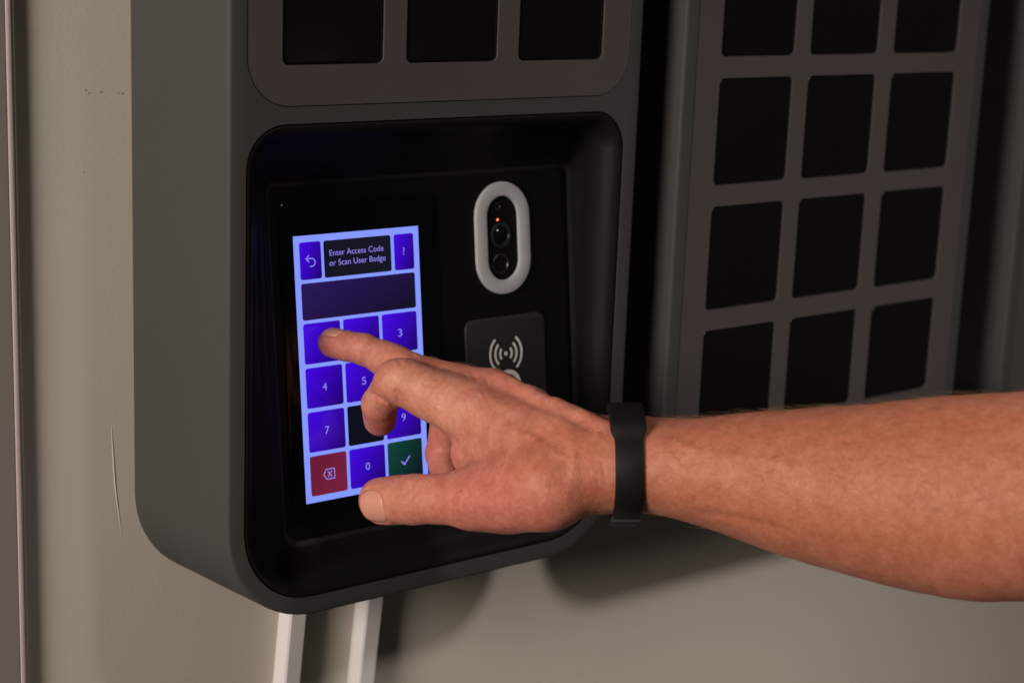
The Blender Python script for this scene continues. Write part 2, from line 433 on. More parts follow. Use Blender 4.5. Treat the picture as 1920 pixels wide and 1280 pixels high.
# card reader plate
rd = build('card_reader', [pslab(84.9, 129.6, 43.3, 100.0, 4.2, -0.3, 1.0, 0.5, 3)], M['reader'], cab)
UW, VW = 106.8, 59.9
waves = []
for r_, a_ in ((3.3, 44), (6.0, 47), (8.9, 50)):
    for sgn in (0, 180):
        waves.append([(UW + r_ * math.cos(math.radians(sgn + t)), VW + r_ * math.sin(math.radians(sgn + t))) for t in np.linspace(-a_, a_, 13)])
strokes('wave_symbol', waves, 1.15, rd, M['print'], h=1.08)
build('wave_symbol', [loft([disc(UW, VW, 0.95, 1.0, 16), disc(UW, VW, 0.95, 1.08, 16)], cap_last=True)], M['print'], rd)
build('tap_mark', [loft([disc(107.7, 74.2, 7.0, 1.0), disc(107.7, 74.2, 7.0, 1.08), disc(107.7, 74.2, 5.0, 1.08), disc(107.7, 74.2, 5.0, 1.0)])], M['print'], rd)

# --- second cabinet, doors only
cab2 = empty('key_cabinet', (296, 76, -152))
tag(cab2, 'dark grey wall cabinet with three columns of black doors behind the forearm', 'cabinet', 'dark grey wall cabinets in a row')
Z2 = [61.6 - 59.2 * k for k in range(-4, 3)]
xs2 = [(210.2, 259.2), (269.6, 318.9), (330.4, 381.0)]
cells2 = [(a, b, z - 49.4, z) for z in Z2 for a, b in xs2]
hole2 = rrect(194.6, 397.4, -126.0, 330, 19, 10)
build('housing', housing(187.0, 405.0, -152.0, 338.0, [hole2]), M['housing'], cab2, 30)
build('face_plate', plate(195.05, 396.95, -125.55, 329.55, 18.5, cells2, 2.8), M['plate'], cab2, 30)
build('seam', [loft([[(x, 1.2, z) for x, z in hole2], [(x, 1.3, z) for x, z in rrect(198, 394, -122, 326, 16, 10)]])], M['seam'], cab2)
doors(cab2, cells2, door_mesh(48.9, 49.0, 'compartment_door'))

# --- third cabinet, only its near edge in view
cab3 = empty('key_cabinet', (555, 76, -152))
tag(cab3, 'sliver of a dark grey wall cabinet at the right edge', 'cabinet', 'dark grey wall cabinets in a row')
hole3 = rrect(453.6, 656.4, -126.0, 330, 19, 10)
build('housing', housing(446.0, 664.0, -152.0, 338.0, [hole3]), M['housing'], cab3, 30)
cells3 = [(a + 259, b + 259, c, d) for a, b, c, d in cells2]
build('face_plate', plate(454.05, 655.95, -125.55, 329.55, 18.5, cells3, 2.8), M['plate'], cab3, 30)
doors(cab3, cells3, door_mesh(48.9, 49.0, 'compartment_door'))

# joints and radii of the hand, in u
HAND = {'arm': [((44.31, -103.79, -69.99), 13.62, 13.62, 22), ((49.24, -110.16, -69.1), 15.57, 15.57, 23.5), ((55.33, -117.16, -67.1), 17.99, 17.99, 25),
         ((60.67, -122.69, -66.71), 17.96, 17.96, 25.5), ((71.3, -136.62, -66.81), 19.43, 19.43, 28), ((87.1, -161.36, -66.96), 25.65, 25.65, 33),
         ((104.6, -186.05, -66.7), 30.78, 30.78, 37), ((122.59, -213.18, -64.48), 35.58, 35.58, 40), ((136.63, -234.0, -60.64), 36.34, 36.34, 42),
         ((153.06, -256.62, -56.34), 35.6, 35.6, 43), ((173.72, -287.55, -50.68), 34.46, 34.46, 43), ((201.99, -330.69, -43.1), 33.33, 33.33, 43)],
 'arm_a': (-0.10997, -0.19849, -0.97391),
 'arm_b': (0.61385, 0.75709, -0.22362),
 'band_c': (55.33, -117.16, -67.1),
 'band_t': (0.78172, -0.62243, 0.03859),
 'band_u': (0.10997, 0.19849, 0.97391),
 'clasp_dir': 1,
 'clasp_off': -0.3,
 'cords': [((43.16, -58.4, -46.11), (42.24, -74.81, -47.93), 2.2, 2.2, 4.0), ((42.24, -74.81, -47.93), (40.29, -93.37, -48.26), 2.2, 2.2, 4.0),
           ((40.29, -93.37, -48.26), (41.41, -106.88, -49.63), 2.2, 2.2, 4.0), ((41.41, -106.88, -49.63), (43.85, -118.0, -51.32), 2.2, 2.2, 4.0)],
 'creases': [([(23.24, -54.02, -73.12), (22.09, -61.67, -72.27), (19.78, -71.38, -71.1), (15.95, -82.82, -68.79)], 0.9, 0.35),
             ([(20.2, -53.51, -64.22), (22.85, -53.58, -68.02), (23.15, -56.1, -71.28)], 0.8, 0.3),
             ([(9.38, -93.51, -84.58), (11.07, -94.68, -87.22), (14.56, -94.91, -90.89)], 0.7, 0.25),
             ([(9.84, -97.3, -83.18), (11.61, -99.0, -85.87), (14.66, -99.74, -89.09)], 0.7, 0.2),
             ([(9.24, -89.96, -86.8), (11.1, -90.29, -89.53), (14.48, -89.35, -92.91)], 0.7, 0.2),
             ([(34.34, -127.37, -60.51), (34.2, -128.98, -64.46), (34.69, -129.34, -68.84)], 0.8, 0.25),
             ([(32.51, -126.74, -62.78), (32.67, -127.7, -66.54), (33.55, -127.38, -71.79)], 0.7, 0.2),
             ([(37.15, -44.33, -43.74), (34.79, -50.94, -45.23), (31.04, -57.96, -46.81)], 0.9, 0.3),
             ([(38.25, -51.48, -44.04), (36.42, -56.32, -45.74), (33.73, -61.26, -47.69)], 0.9, 0.3),
             ([(34.66, -43.48, -44.05), (32.0, -49.82, -45.34), (29.07, -55.11, -46.35)], 0.8, 0.25),
             ([(18.28, -15.84, -43.64), (10.34, -30.87, -42.08), (9.19, -34.05, -44.23)], 0.8, 0.25),
             ([(20.39, -17.94, -42.58), (12.39, -32.24, -41.18), (11.09, -35.61, -43.28)], 0.8, 0.25),
             ([(23.97, -88.46, -54.99), (24.15, -100.85, -56.45), (23.94, -113.42, -58.49), (28.18, -121.95, -60.95)], 1.6, -0.35),
             ([(27.06, -92.33, -52.44), (21.55, -107.21, -58.1), (18.26, -117.68, -64.87)], 1.4, -0.25),
             ([(52.01, -136.13, -50.42), (57.18, -155.66, -53.22), (65.17, -173.81, -51.74), (74.63, -194.93, -51.58)], 1.8, -0.4),
             ([(56.81, -152.62, -75.78), (63.53, -172.38, -74.31), (71.58, -190.28, -75.47)], 2.4, 0.5),
             ([(2.87, -51.08, -81.78), (1.0, -56.29, -84.31), (0.39, -59.07, -88.11), (0.75, -59.13, -92.82)], 0.8, 0.6),
             ([(1.91, -49.65, -82.43), (0.27, -53.82, -84.23), (-0.48, -56.05, -86.68)], 0.6, 0.2),
             ([(3.01, -58.63, -82.74), (1.72, -61.99, -86.47), (1.67, -62.26, -90.61)], 0.6, 0.2),
             ([(8.49, -15.7, -56.64), (7.02, -22.32, -56.02), (8.02, -26.8, -56.85), (10.77, -28.75, -58.5), (15.88, -26.64, -60.99)], 1.0, 1.7),
             ([(7.95, -35.72, -50.09), (8.69, -36.21, -53.06), (10.99, -34.22, -57.69)], 1.0, 1.0),
             ([(26.35, -17.51, -40.75), (25.26, -20.54, -41.3), (25.16, -22.9, -42.1)], 0.7, 0.4),
             ([(27.14, -19.35, -41.11), (26.1, -22.67, -41.82), (25.93, -24.77, -42.67)], 0.6, 0.3),
             ([(25.31, -16.01, -40.28), (24.14, -18.81, -41.09), (23.44, -21.31, -42.01)], 0.6, 0.25),
             ([(37.02, -59.97, -46.71), (37.1, -78.02, -47.89), (34.64, -96.8, -47.95), (36.67, -109.73, -49.62), (39.84, -123.44, -52.77)], 2.2,
              0.6),
             ([(25.48, -65.12, -50.77), (26.0, -79.32, -52.32), (25.93, -95.37, -53.59), (27.57, -108.8, -54.58)], 3.0, 0.7),
             ([(27.34, -60.87, -48.42), (26.62, -65.25, -50.06), (24.67, -69.91, -52.27)], 0.8, 0.3),
             ([(30.41, -60.87, -47.77), (28.62, -66.61, -49.38), (25.96, -71.81, -51.38)], 0.8, 0.3)],
 'fingers': [{'k': 2.5,
              'pads': [((13.34, 16.89, -43.91), (16.36, 10.04, -44.71), 4.9, 5.2), ((22.33, -6.53, -45.99), (23.98, -11.93, -47.09), 6.9, 7.3)],
              'pts': [((13.34, 16.89, -43.01), 5.7), ((19.37, 3.19, -44.01), 6.3), ((25.95, -18.41, -48.4), 6.8), ((43.99, -51.44, -53.62), 9.0)]},
             {'k': 1.6,
              'pads': [((21.08, -7.52, -71.34), (18.32, -11.2, -66.75), 5.9, 6.2), ((20.56, -38.33, -54.47), (26.31, -47.49, -57.35), 8.0, 9.5)],
              'pts': [((20.62, -7.15, -71.36), 6.0), ((15.25, -14.62, -62.18), 6.8), ((14.14, -27.56, -49.71), 8.3), ((16.2, -30.54, -49.92), 9.4),
                      ((30.59, -53.74, -57.95), 10.6)]},
             {'k': 2.0,
              'pts': [((36.84, -31.31, -90.84), 6.0), ((43.37, -20.01, -85.78), 6.6), ((41.98, -26.76, -67.0), 7.6), ((56.99, -55.44, -60.62), 9.3)]},
             {'k': 2.0,
              'pts': [((47.84, -41.67, -89.88), 5.0), ((54.8, -32.45, -86.63), 5.6), ((55.28, -39.84, -72.45), 6.5),
                      ((67.99, -62.44, -70.62), 8.2)]}],
 'hairy': (36.53, -35.39, -45.43),
 'hi': (248.99, 40.89, 3.9),
 'lo': (-20.5, -377.69, -118.84),
 'nails': [{'c': (-1.77, -38.99, -95.12), 'dir': (-2.36, 9.4, -2.47), 'len': 13.5, 'n': (-6.61, -5.9, -0.1), 'wid': 14.0},
           {'c': (13.58, 16.34, -38.85), 'dir': (-4.02, 9.13, 0.67), 'len': 10.5, 'n': (-1.39, -1.17, 9.23), 'wid': 9.6}],
 'palm': [((37.46, -52.3, -54.32), (30.16, -39.96, -51.98), 8.2, 6.6, 6), ((30.59, -53.74, -57.95), (35.75, -105.69, -62.69), 9.8, 11.5, 4),
          ((43.99, -51.44, -53.62), (41.72, -99.02, -59.52), 9.0, 11.0, 5), ((56.99, -55.44, -60.62), (53.72, -101.02, -63.52), 8.8, 10.5, 5),
          ((67.99, -62.44, -70.62), (62.72, -105.02, -68.52), 8.2, 10.5, 5), ((16.77, -75.44, -85.11), (26.82, -107.94, -73.33), 10.5, 13.0, 6),
          ((28.74, -82.76, -85.97), (24.88, -104.28, -75.23), 13.0, 14, 7), ((33.93, -56.11, -74.66), (31.77, -92.36, -69.63), 11.0, 14, 7),
          ((41.72, -99.02, -59.52), (44.88, -111.01, -66.02), 11.5, 14.5, 7), ((26.82, -107.94, -73.33), (44.88, -111.01, -66.02), 12, 13.5, 7),
          ((56.99, -53.44, -70.62), (53.72, -101.02, -73.52), 9, 11, 8), ((64.99, -62.44, -79.62), (62.72, -105.02, -76.52), 9, 11, 8)],
 'pod': 0.3,
 'thumb': [{'pads': [((3.03, -34.88, -94.86), (5.45, -43.0, -92.8), 8.4, 8.8)],
            'pts': [((3.5, -35.25, -94.84), 8.3), ((7.4, -50.76, -90.77), 9.3), ((16.77, -75.44, -85.11), 10.2), ((26.82, -107.94, -73.33), 13)]}],
 'tones': [((8.0, 14.22, -42.75), 7, 0.5, 0, 0), ((11.9, -15.63, -68.75), 9, 0.55, 0, 0), ((22.03, -14.25, -72.76), 8, 0.4, 0, 0),
           ((7.93, -33.4, -45.71), 5, 0, 0.7, 0), ((7.7, -17.65, -57.83), 4, 0, 0.8, 0), ((7.75, -32.21, -54.49), 6, 0.2, 0.2, 0),
           ((-3.11, -45.72, -89.08), 9, 0.2, 0.3, 0), ((23.18, -54.25, -76.06), 9, 0.7, 0, 0), ((36.74, -18.24, -82.94), 12, 0.8, 0, 0),
           ((7.14, -85.95, -81.79), 25, 0.35, 0, 0), ((11.54, -102.74, -83.97), 22, 0.4, 0, 0), ((20.67, -60.26, -61.37), 20, 0.15, 0.25, 0),
           ((14.51, -45.65, -50.19), 14, 0.1, 0.45, 0), ((16.19, -8.32, -42.35), 10, 0.1, 0.3, 0), ((17.29, -109.55, -60.86), 22, 0, 0, 0.4),
           ((53.17, -154.88, -58.68), 30, 0, 0, 0.7), ((65.35, -181.81, -57.39), 30, 0, 0, 0.8), ((79.15, -205.51, -53.3), 35, 0, 0, 0.7),
           ((92.62, -228.33, -49.39), 35, 0, 0, 0.7), ((105.29, -250.7, -45.47), 35, 0, 0, 0.7), ((29.94, -124.46, -62.97), 20, 0.1, 0, 0.5),
           ((45.84, -139.02, -55.72), 8, 0.3, 0.2, 0)]}

# ------------------------------------------------------------------ hand and forearm: a distance field turned into one mesh
VOX = 0.8
def smin(a, b, k):
    h = np.maximum(k - np.abs(a - b), 0.0) / k
    return np.minimum(a, b) - h * h * k * 0.25

class Field:
    def __init__(self, lo, hi, vox):
        self.lo = np.array(lo, np.float32); self.vox = vox
        self.n = np.ceil((np.array(hi) - np.array(lo)) / vox).astype(int) + 1
        self.ax = [self.lo[i] + vox * np.arange(self.n[i], dtype=np.float32) for i in range(3)]
        self.f = np.full(self.n, 25.0, np.float32)
    def box(self, lo, hi):
        sl = []
        for i in range(3):
            a = int(max(0, np.floor((lo[i] - self.lo[i]) / self.vox))); b = int(min(self.n[i], np.ceil((hi[i] - self.lo[i]) / self.vox) + 1))
            sl.append(slice(a, max(a, b)))
        return tuple(sl)
    def grid(self, sl):
        return np.meshgrid(self.ax[0][sl[0]], self.ax[1][sl[1]], self.ax[2][sl[2]], indexing='ij', sparse=True)
    def cone(self, a, b, ra, rb, k, flat=None, margin=9):
        """blend in a tapered capsule; flat = (axis, factor) presses it along an axis"""
        a = np.array(a, float); b = np.array(b, float); R = max(ra, rb) + margin
        sl = self.box(np.minimum(a, b) - R, np.maximum(a, b) + R)
        X, Y, Z = self.grid(sl); d = b - a; L2 = float(d @ d) or 1e-9
        px, py, pz = X - a[0], Y - a[1], Z - a[2]
        t = np.clip((px * d[0] + py * d[1] + pz * d[2]) / L2, 0, 1)
        qx, qy, qz = px - t * d[0], py - t * d[1], pz - t * d[2]
        dd = qx * qx + qy * qy + qz * qz
        if flat is not None:
            n = np.array(flat[0], float); n = n / np.linalg.norm(n); c = qx * n[0] + qy * n[1] + qz * n[2]
            dd = dd + c * c * (flat[1] ** 2 - 1)
        v = (np.sqrt(dd) - (ra + (rb - ra) * t)).astype(np.float32)
        if flat is not None and flat[1] > 1: v = v / flat[1] ** 0.5
        self.f[sl] = smin(self.f[sl], v, k)
    def chain(self, pts, k, flat=None):
        for (a, ra), (b, rb) in zip(pts[:-1], pts[1:]): self.cone(a, b, ra, rb, k, flat)
    def tube(self, rows, ax_a, ax_b, k, margin=10):
        """blend in a swept ellipse: rows = (centre, half size along ax_a up, along ax_a down, half size along ax_b)"""
        A = np.array(ax_a, float); B = np.array(ax_b, float)
        c = np.array([r[0] for r in rows], float); T = c[-1] - c[0]
        T = np.cross(A, B); T /= np.linalg.norm(T)
        if T @ (c[-1] - c[0]) < 0: T = -T
        s = c @ T; ups = np.array([r[1] for r in rows]); dns = np.array([r[2] for r in rows]); bs = np.array([r[3] for r in rows])
        R = float(max(ups.max(), dns.max(), bs.max())) + margin
        sl = self.box(c.min(0) - R, c.max(0) + R); X, Y, Z = self.grid(sl)
        q = X * T[0] + Y * T[1] + Z * T[2]
        def smooth_interp(v):
            v = np.asarray(v, float)
            m = np.gradient(v, s); i = np.clip(np.searchsorted(s, q) - 1, 0, len(s) - 2)
            h = s[i + 1] - s[i]; t = np.clip((q - s[i]) / h, 0, 1)
            return ((2*t**3 - 3*t**2 + 1) * v[i] + (t**3 - 2*t**2 + t) * h * m[i] + (-2*t**3 + 3*t**2) * v[i + 1] + (t**3 - t**2) * h * m[i + 1]).astype(np.float32)
        pa = X * A[0] + Y * A[1] + Z * A[2] - smooth_interp(c @ A)
        pb = X * B[0] + Y * B[1] + Z * B[2] - smooth_interp(c @ B)
        ra = np.where(pa > 0, smooth_interp(dns), smooth_interp(ups)); rb = smooth_interp(bs)
        g = np.sqrt((pa / ra) ** 2 + (pb / rb) ** 2)
        v = (g - 1) * np.minimum(ra, rb)
        e = np.maximum(s[0] - q, q - s[-1])
        v = np.maximum(v, e).astype(np.float32)
        self.f[sl] = smin(self.f[sl], v, k)
    def sub(self, pts, pad):
        """an empty field over part of the same grid"""
        P = np.array(pts, float); sl = self.box(P.min(0) - pad, P.max(0) + pad); o = Field.__new__(Field)
        o.vox = self.vox; o.ax = [self.ax[i][sl[i]] for i in range(3)]; o.lo = np.array([a[0] for a in o.ax], np.float32)
        o.n = np.array([len(a) for a in o.ax]); o.f = np.full(o.n, 25.0, np.float32); o.sl = sl
        return o
    def merge(self, other, k): self.f[other.sl] = smin(self.f[other.sl], other.f, k)
    def sample(self, P):
        P = np.asarray(P, float); g = (P - self.lo) / self.vox
        i = np.clip(np.floor(g).astype(int), 0, self.n - 2); t = np.clip(g - i, 0, 1); out = 0
        for dx in (0, 1):
            for dy in (0, 1):
                for dz in (0, 1):
                    wgt = (t[:, 0] if dx else 1 - t[:, 0]) * (t[:, 1] if dy else 1 - t[:, 1]) * (t[:, 2] if dz else 1 - t[:, 2])
                    out = out + wgt * self.f[i[:, 0] + dx, i[:, 1] + dy, i[:, 2] + dz]
        return out
    def grad(self, P, e=0.6):
        G = np.stack([self.sample(P + d) - self.sample(P - d) for d in np.eye(3) * e], 1)
        return G / np.maximum(np.linalg.norm(G, axis=1, keepdims=True), 1e-9), np.linalg.norm(G, axis=1) / (2 * e)
    def mesh(self):
        f = self.f; ins = f < 0
        c = [ins[dx:f.shape[0]-1+dx, dy:f.shape[1]-1+dy, dz:f.shape[2]-1+dz] for dx in (0, 1) for dy in (0, 1) for dz in (0, 1)]
        cnt = np.zeros(c[0].shape, np.uint8)
        for q in c: cnt += q
        act = np.argwhere((cnt > 0) & (cnt < 8)); idx = np.full(cnt.shape, -1, np.int32); idx[tuple(act.T)] = np.arange(len(act))
        acc = np.zeros((len(act), 3)); num = np.zeros(len(act))
        corners = [(dx, dy, dz) for dx in (0, 1) for dy in (0, 1) for dz in (0, 1)]
        vals = {o: f[act[:, 0]+o[0], act[:, 1]+o[1], act[:, 2]+o[2]] for o in corners}
        for o in corners:
            for i in range(3):
                if o[i] == 0:
                    o2 = tuple(1 if j == i else o[j] for j in range(3)); va, vb = vals[o], vals[o2]
                    m = (va < 0) != (vb < 0); t = np.where(m, va / np.where(m, va - vb, 1), 0)
                    p = np.array(o, float)[None] + t[:, None] * np.eye(3)[i]
                    acc += p * m[:, None]; num += m
        V = self.lo + self.vox * (act + acc / num[:, None]); F = []
        for i in range(3):
            j, k = (i + 1) % 3, (i + 2) % 3
            sa = [slice(None)] * 3; sb = [slice(None)] * 3; sa[i] = slice(0, -1); sb[i] = slice(1, None)
            a, b = ins[tuple(sa)], ins[tuple(sb)]; e = np.argwhere(a != b); flip = a[tuple(e.T)]
            ok = np.all((e[:, [j, k]] > 0), axis=1) & (e[:, j] < f.shape[j]-1) & (e[:, k] < f.shape[k]-1); e = e[ok]; flip = flip[ok]
            oj = np.eye(3, dtype=int)[j]; ok_ = np.eye(3, dtype=int)[k]
            q = np.stack([idx[tuple((e - oj - ok_).T)], idx[tuple((e - ok_).T)], idx[tuple(e.T)], idx[tuple((e - oj).T)]], 1)
            q[~flip] = q[~flip][:, ::-1]; F.append(q)
        return V, np.concatenate(F)

def build_hand_field(H, vox=VOX):
    fld = Field(H['lo'], H['hi'], vox)
    # fingers, each in a field of its own so that neighbours touch without melting together
    allp = [p for F_ in H['fingers'] for p, _ in F_['pts']]
    fing = Field(H['lo'], H['hi'], vox).sub(allp, 20)
    base = fing.lo
    for F_ in H['fingers']:
        one = fing.sub([p for p, _ in F_['pts']], 19)
        one.chain(F_['pts'], F_.get('k', 2.0))
        for (a, b, ra, rb) in F_.get('pads', []): one.cone(a, b, ra, rb, 2.5)
        fing.merge(one, 0.7)
    for (a, b, ra, rb, k) in H['palm']: fld.cone(a, b, ra, rb, k)
    fld.merge(fing, 5.0)
    for th in H['thumb']:
        one = fld.sub([p for p, _ in th['pts']], 22); one.chain(th['pts'], 3.0)
        for (a, b, ra, rb) in th.get('pads', []): one.cone(a, b, ra, rb, 3.0)
        fld.merge(one, 5.5)
    fld.tube(H['arm'], H['arm_a'], H['arm_b'], 9.0)
    for (a, b, ra, rb, k) in H['cords']: fld.cone(a, b, ra, rb, k, margin=5)
    return fld

def creases(V, N, H):
    """press creases and raise veins along polylines on the skin"""
    disp = np.zeros(len(V))
    for pts, wd, dep in H['creases']:
        P = np.array(pts, float); lo = P.min(0) - 4 * wd; hi = P.max(0) + 4 * wd
        m = np.where(np.all((V > lo) & (V < hi), axis=1))[0]
        if not len(m): continue
        best = np.full(len(m), 1e9); tt = np.zeros(len(m)); n = len(P) - 1
        for i in range(n):
            d = P[i+1] - P[i]; t = np.clip(((V[m] - P[i]) @ d) / (d @ d), 0, 1)
            r = np.linalg.norm(V[m] - P[i] - t[:, None] * d, axis=1); u = r < best
            best[u] = r[u]; tt[u] = (i + t[u]) / n
        fade = np.clip(np.minimum(tt, 1 - tt) * 5, 0, 1)
        disp[m] += -dep * np.exp(-(best / wd) ** 2) * fade
    return disp

fld = build_hand_field(HAND)
HV, HF = fld.mesh()
for _ in range(2):
    g, gl = fld.grad(HV); HV = HV - g * np.clip(fld.sample(HV) / np.maximum(gl, 0.3), -0.6, 0.6)[:, None]
HN, _ = fld.grad(HV, 1.0)

def nail_frame(nl):
    c, d, n = (np.array(nl[k], float) for k in ('c', 'dir', 'n'))
    d = d / np.linalg.norm(d); n = n - d * (n @ d); n = n / np.linalg.norm(n); return c, d, n, np.cross(d, n)

def nail_r(a, b, nl):
    """1 on the nail's outline: straight sides, round root (a < 0), softly round free edge"""
    x = np.abs(a) / (nl['len'] / 2); y = np.abs(b) / (nl['wid'] / 2)
    return (x ** 2.6 + y ** 3.0) ** (1 / 2.8)

disp = creases(HV, HN, HAND)
nailtone = np.zeros(len(HV))
for nl in HAND['nails']:
    c, d, n, s = nail_frame(nl); rel = HV - c
    a, b, hgt = rel @ d, rel @ s, rel @ n
    near = (np.abs(hgt) < 9) & (HN @ n > 0.05)
    r = nail_r(a, b, nl)
    disp = disp - np.where(near, 0.5 * np.clip((1.04 - r) / 0.10, 0, 1), 0) + np.where(near, 0.28 * np.exp(-((r - 1.16) / 0.10) ** 2) * (a < nl['len'] * 0.33), 0)
# slow unevenness of flesh
for k, (fq, am) in enumerate(((0.07, 0.16), (0.15, 0.06))):
    ph = RNG.uniform(0, 6.28, (4, 3)); dr = RNG.normal(size=(4, 3)); dr /= np.linalg.norm(dr, axis=1, keepdims=True)
    disp = disp + am * sum(np.sin(HV @ dr[i] * fq * 2 * (1 + 0.3 * i) + ph[i, 0]) for i in range(4)) / 2
HP = HV + HN * disp[:, None]

me = bpy.data.meshes.new('person')
me.from_pydata((HP * S).tolist(), [], HF.tolist()); me.update()
me.polygons.foreach_set('use_smooth', [True] * len(me.polygons))
tone = np.zeros((len(HV), 4), np.float32); tone[:, 3] = 1
for (p, rad, red, pale, tan) in HAND['tones']:
    q_ = np.exp(-(np.linalg.norm(HV - np.array(p), axis=1) / rad) ** 2)
    tone[:, 0] += red * q_; tone[:, 1] += pale * q_; tone[:, 2] += tan * q_
tone = np.clip(tone, 0, 1)
ca = me.color_attributes.new('tone', 'FLOAT_COLOR', 'POINT'); ca.data.foreach_set('color', tone.ravel())

sk = bpy.data.materials.new('skin'); sk.use_nodes = True; nt = sk.node_tree; bs = nt.nodes['Principled BSDF']
def nd(t, **kw):
    n = nt.nodes.new(t)
    for k, v in kw.items(): setattr(n, k, v)
    return n
tcn = nd('ShaderNodeTexCoord')
def nz(scale, detail=4, rough=0.55, vec=None):
    n = nd('ShaderNodeTexNoise'); n.inputs['Scale'].default_value = scale; n.inputs['Detail'].default_value = detail; n.inputs['Roughness'].default_value = rough
    nt.links.new(vec or tcn.outputs['Object'], n.inputs['Vector']); return n.outputs['Fac']
def mixc(fac, a, b, mode='MIX'):
    n = nd('ShaderNodeMix', data_type='RGBA', blend_type=mode)
    for sock, v in ((n.inputs[0], fac), (n.inputs[6], a), (n.inputs[7], b)):
        if hasattr(v, 'is_output'): nt.links.new(v, sock)
        else: sock.default_value = v
    return n.outputs[2]
def ramp(fac, lo, hi, a=0.0, b=1.0):
    n = nd('ShaderNodeMapRange'); nt.links.new(fac, n.inputs[0])
    for i, v in enumerate((lo, hi, a, b)): n.inputs[i + 1].default_value = v
    return n.outputs[0]
def math_(op, a, b):
    n = nd('ShaderNodeMath', operation=op)
    for i, v in enumerate((a, b)):
        if hasattr(v, 'is_output'): nt.links.new(v, n.inputs[i])
        else: n.inputs[i].default_value = v
    return n.outputs[0]
att = nd('ShaderNodeVertexColor', layer_name='tone'); sp = nd('ShaderNodeSeparateColor'); nt.links.new(att.outputs[0], sp.inputs[0])
col = mixc(ramp(nz(55, 5), 0.35, 0.68), (0.415, 0.142, 0.095, 1), (0.485, 0.188, 0.134, 1))
col = mixc(math_('MULTIPLY', sp.outputs[2], 0.8), col, (0.40, 0.140, 0.070, 1))
col = mixc(math_('MULTIPLY', sp.outputs[0], 0.75), col, (0.46, 0.128, 0.110, 1))
col = mixc(math_('MULTIPLY', sp.outputs[1], 0.75), col, (0.54, 0.290, 0.190, 1))
def mult(col, fac, dark, light):
    return mixc(1.0, col, mixc(fac, dark, light), 'MULTIPLY')
col = mult(col, ramp(nz(150, 6, 0.65), 0.36, 0.66), (0.90, 0.80, 0.75, 1), (1.07, 1.12, 1.14, 1))
col = mult(col, ramp(nz(420, 4, 0.6), 0.34, 0.68), (0.93, 0.86, 0.82, 1), (1.05, 1.09, 1.12, 1))
col = mult(col, ramp(nz(150, 2, 0.35), 0.70, 0.80), (1, 1, 1, 1), (0.86, 0.72, 0.64, 1))
nt.links.new(col, bs.inputs['Base Color'])
bs.inputs['Subsurface Weight'].default_value = 0.35; bs.inputs['Subsurface Radius'].default_value = (1.0, 0.35, 0.18); bs.inputs['Subsurface Scale'].default_value = 0.0025
bs.inputs['Specular IOR Level'].default_value = 0.35
rr = ramp(nz(260, 4), 0.3, 0.7, 0.50, 0.66); nt.links.new(rr, bs.inputs['Roughness'])
vor = nd('ShaderNodeTexVoronoi', feature='DISTANCE_TO_EDGE'); vor.inputs['Scale'].default_value = 620; nt.links.new(tcn.outputs['Object'], vor.inputs['Vector'])
h1 = math_('MULTIPLY', ramp(vor.outputs['Distance'], 0.0, 0.25), 0.35)
h2 = math_('ADD', h1, math_('MULTIPLY', nz(240, 5, 0.6), 1.0)); h3 = math_('ADD', h2, math_('MULTIPLY', nz(1100, 2), 0.3))
bp = nd('ShaderNodeBump'); bp.inputs['Strength'].default_value = 0.42; bp.inputs['Distance'].default_value = 0.0006
nt.links.new(h3, bp.inputs['Height']); nt.links.new(bp.outputs['Normal'], bs.inputs['Normal'])
me.materials.append(sk)
person = link('person', me, None)
tag(person, 'bare forearm and hand reaching from the right, one fingertip pressing the lit keypad', 'person')

# fine hair on the forearm and the back of the hand
HR = np.random.default_rng(11); HT = np.array(HAND['arm_b']); UPV = -np.array(HAND['arm_a']); ALONG = np.array(HAND['band_t'])
rows_ = HAND['arm']; hv = []; hf = []
cand = HR.choice(len(HV), 12000, replace=False); cnt = 0
bandx = float(np.array(HAND['band_c']) @ ALONG)
for i in cand:
    p, n = HP[i], HN[i]; x_ = p @ ALONG - bandx
    upness = n @ UPV
    if x_ > 9: prob = 0.42 if upness > 0.35 else 0.42 if upness > -0.2 else 0.06
    elif -75 < x_ < -9 and upness > 0.1: prob = 0.10
    else: prob = 0.0
    if np.linalg.norm(p - np.array(HAND['hairy'])) < 13: prob = 0.85
    if HR.random() > prob or cnt > 3000: continue
    cnt += 1
    L = HR.uniform(4.5, 9.5) if x_ > 0 else HR.uniform(3, 5)
    tdir = -ALONG * HR.uniform(0.5, 1.0) + UPV * HR.normal(0.15, 0.45) + HR.normal(0, 0.15, 3)
    tdir -= n * (tdir @ n); tdir /= np.linalg.norm(tdir); side = np.cross(n, tdir)
    curl = HR.normal(0, 0.25); lift = HR.uniform(0.25, 0.6)
    o_ = len(hv)
    for k in range(5):
        t = k / 4; c_ = p + (tdir * t + side * curl * t * t) * L + n * (lift * L * (t - 0.62 * t * t) - 0.1)
        r_ = 0.045 * (1 - 0.8 * t)
        for a_ in range(3):
            hv.append(tuple(c_ + r_ * (math.cos(2.094 * a_) * n + math.sin(2.094 * a_) * side)))
    for k in range(4):
        for a_ in range(3):
            b_ = (a_ + 1) % 3; hf.append((o_ + k * 3 + a_, o_ + k * 3 + b_, o_ + k * 3 + 3 + b_, o_ + k * 3 + 3 + a_))
hair = link('arm_hair', new_mesh('arm_hair', hv, hf, True), mat('arm_hair', (0.26, 0.13, 0.065, 1), 0.45, 0.4), person)
hair['kind'] = 'stuff'

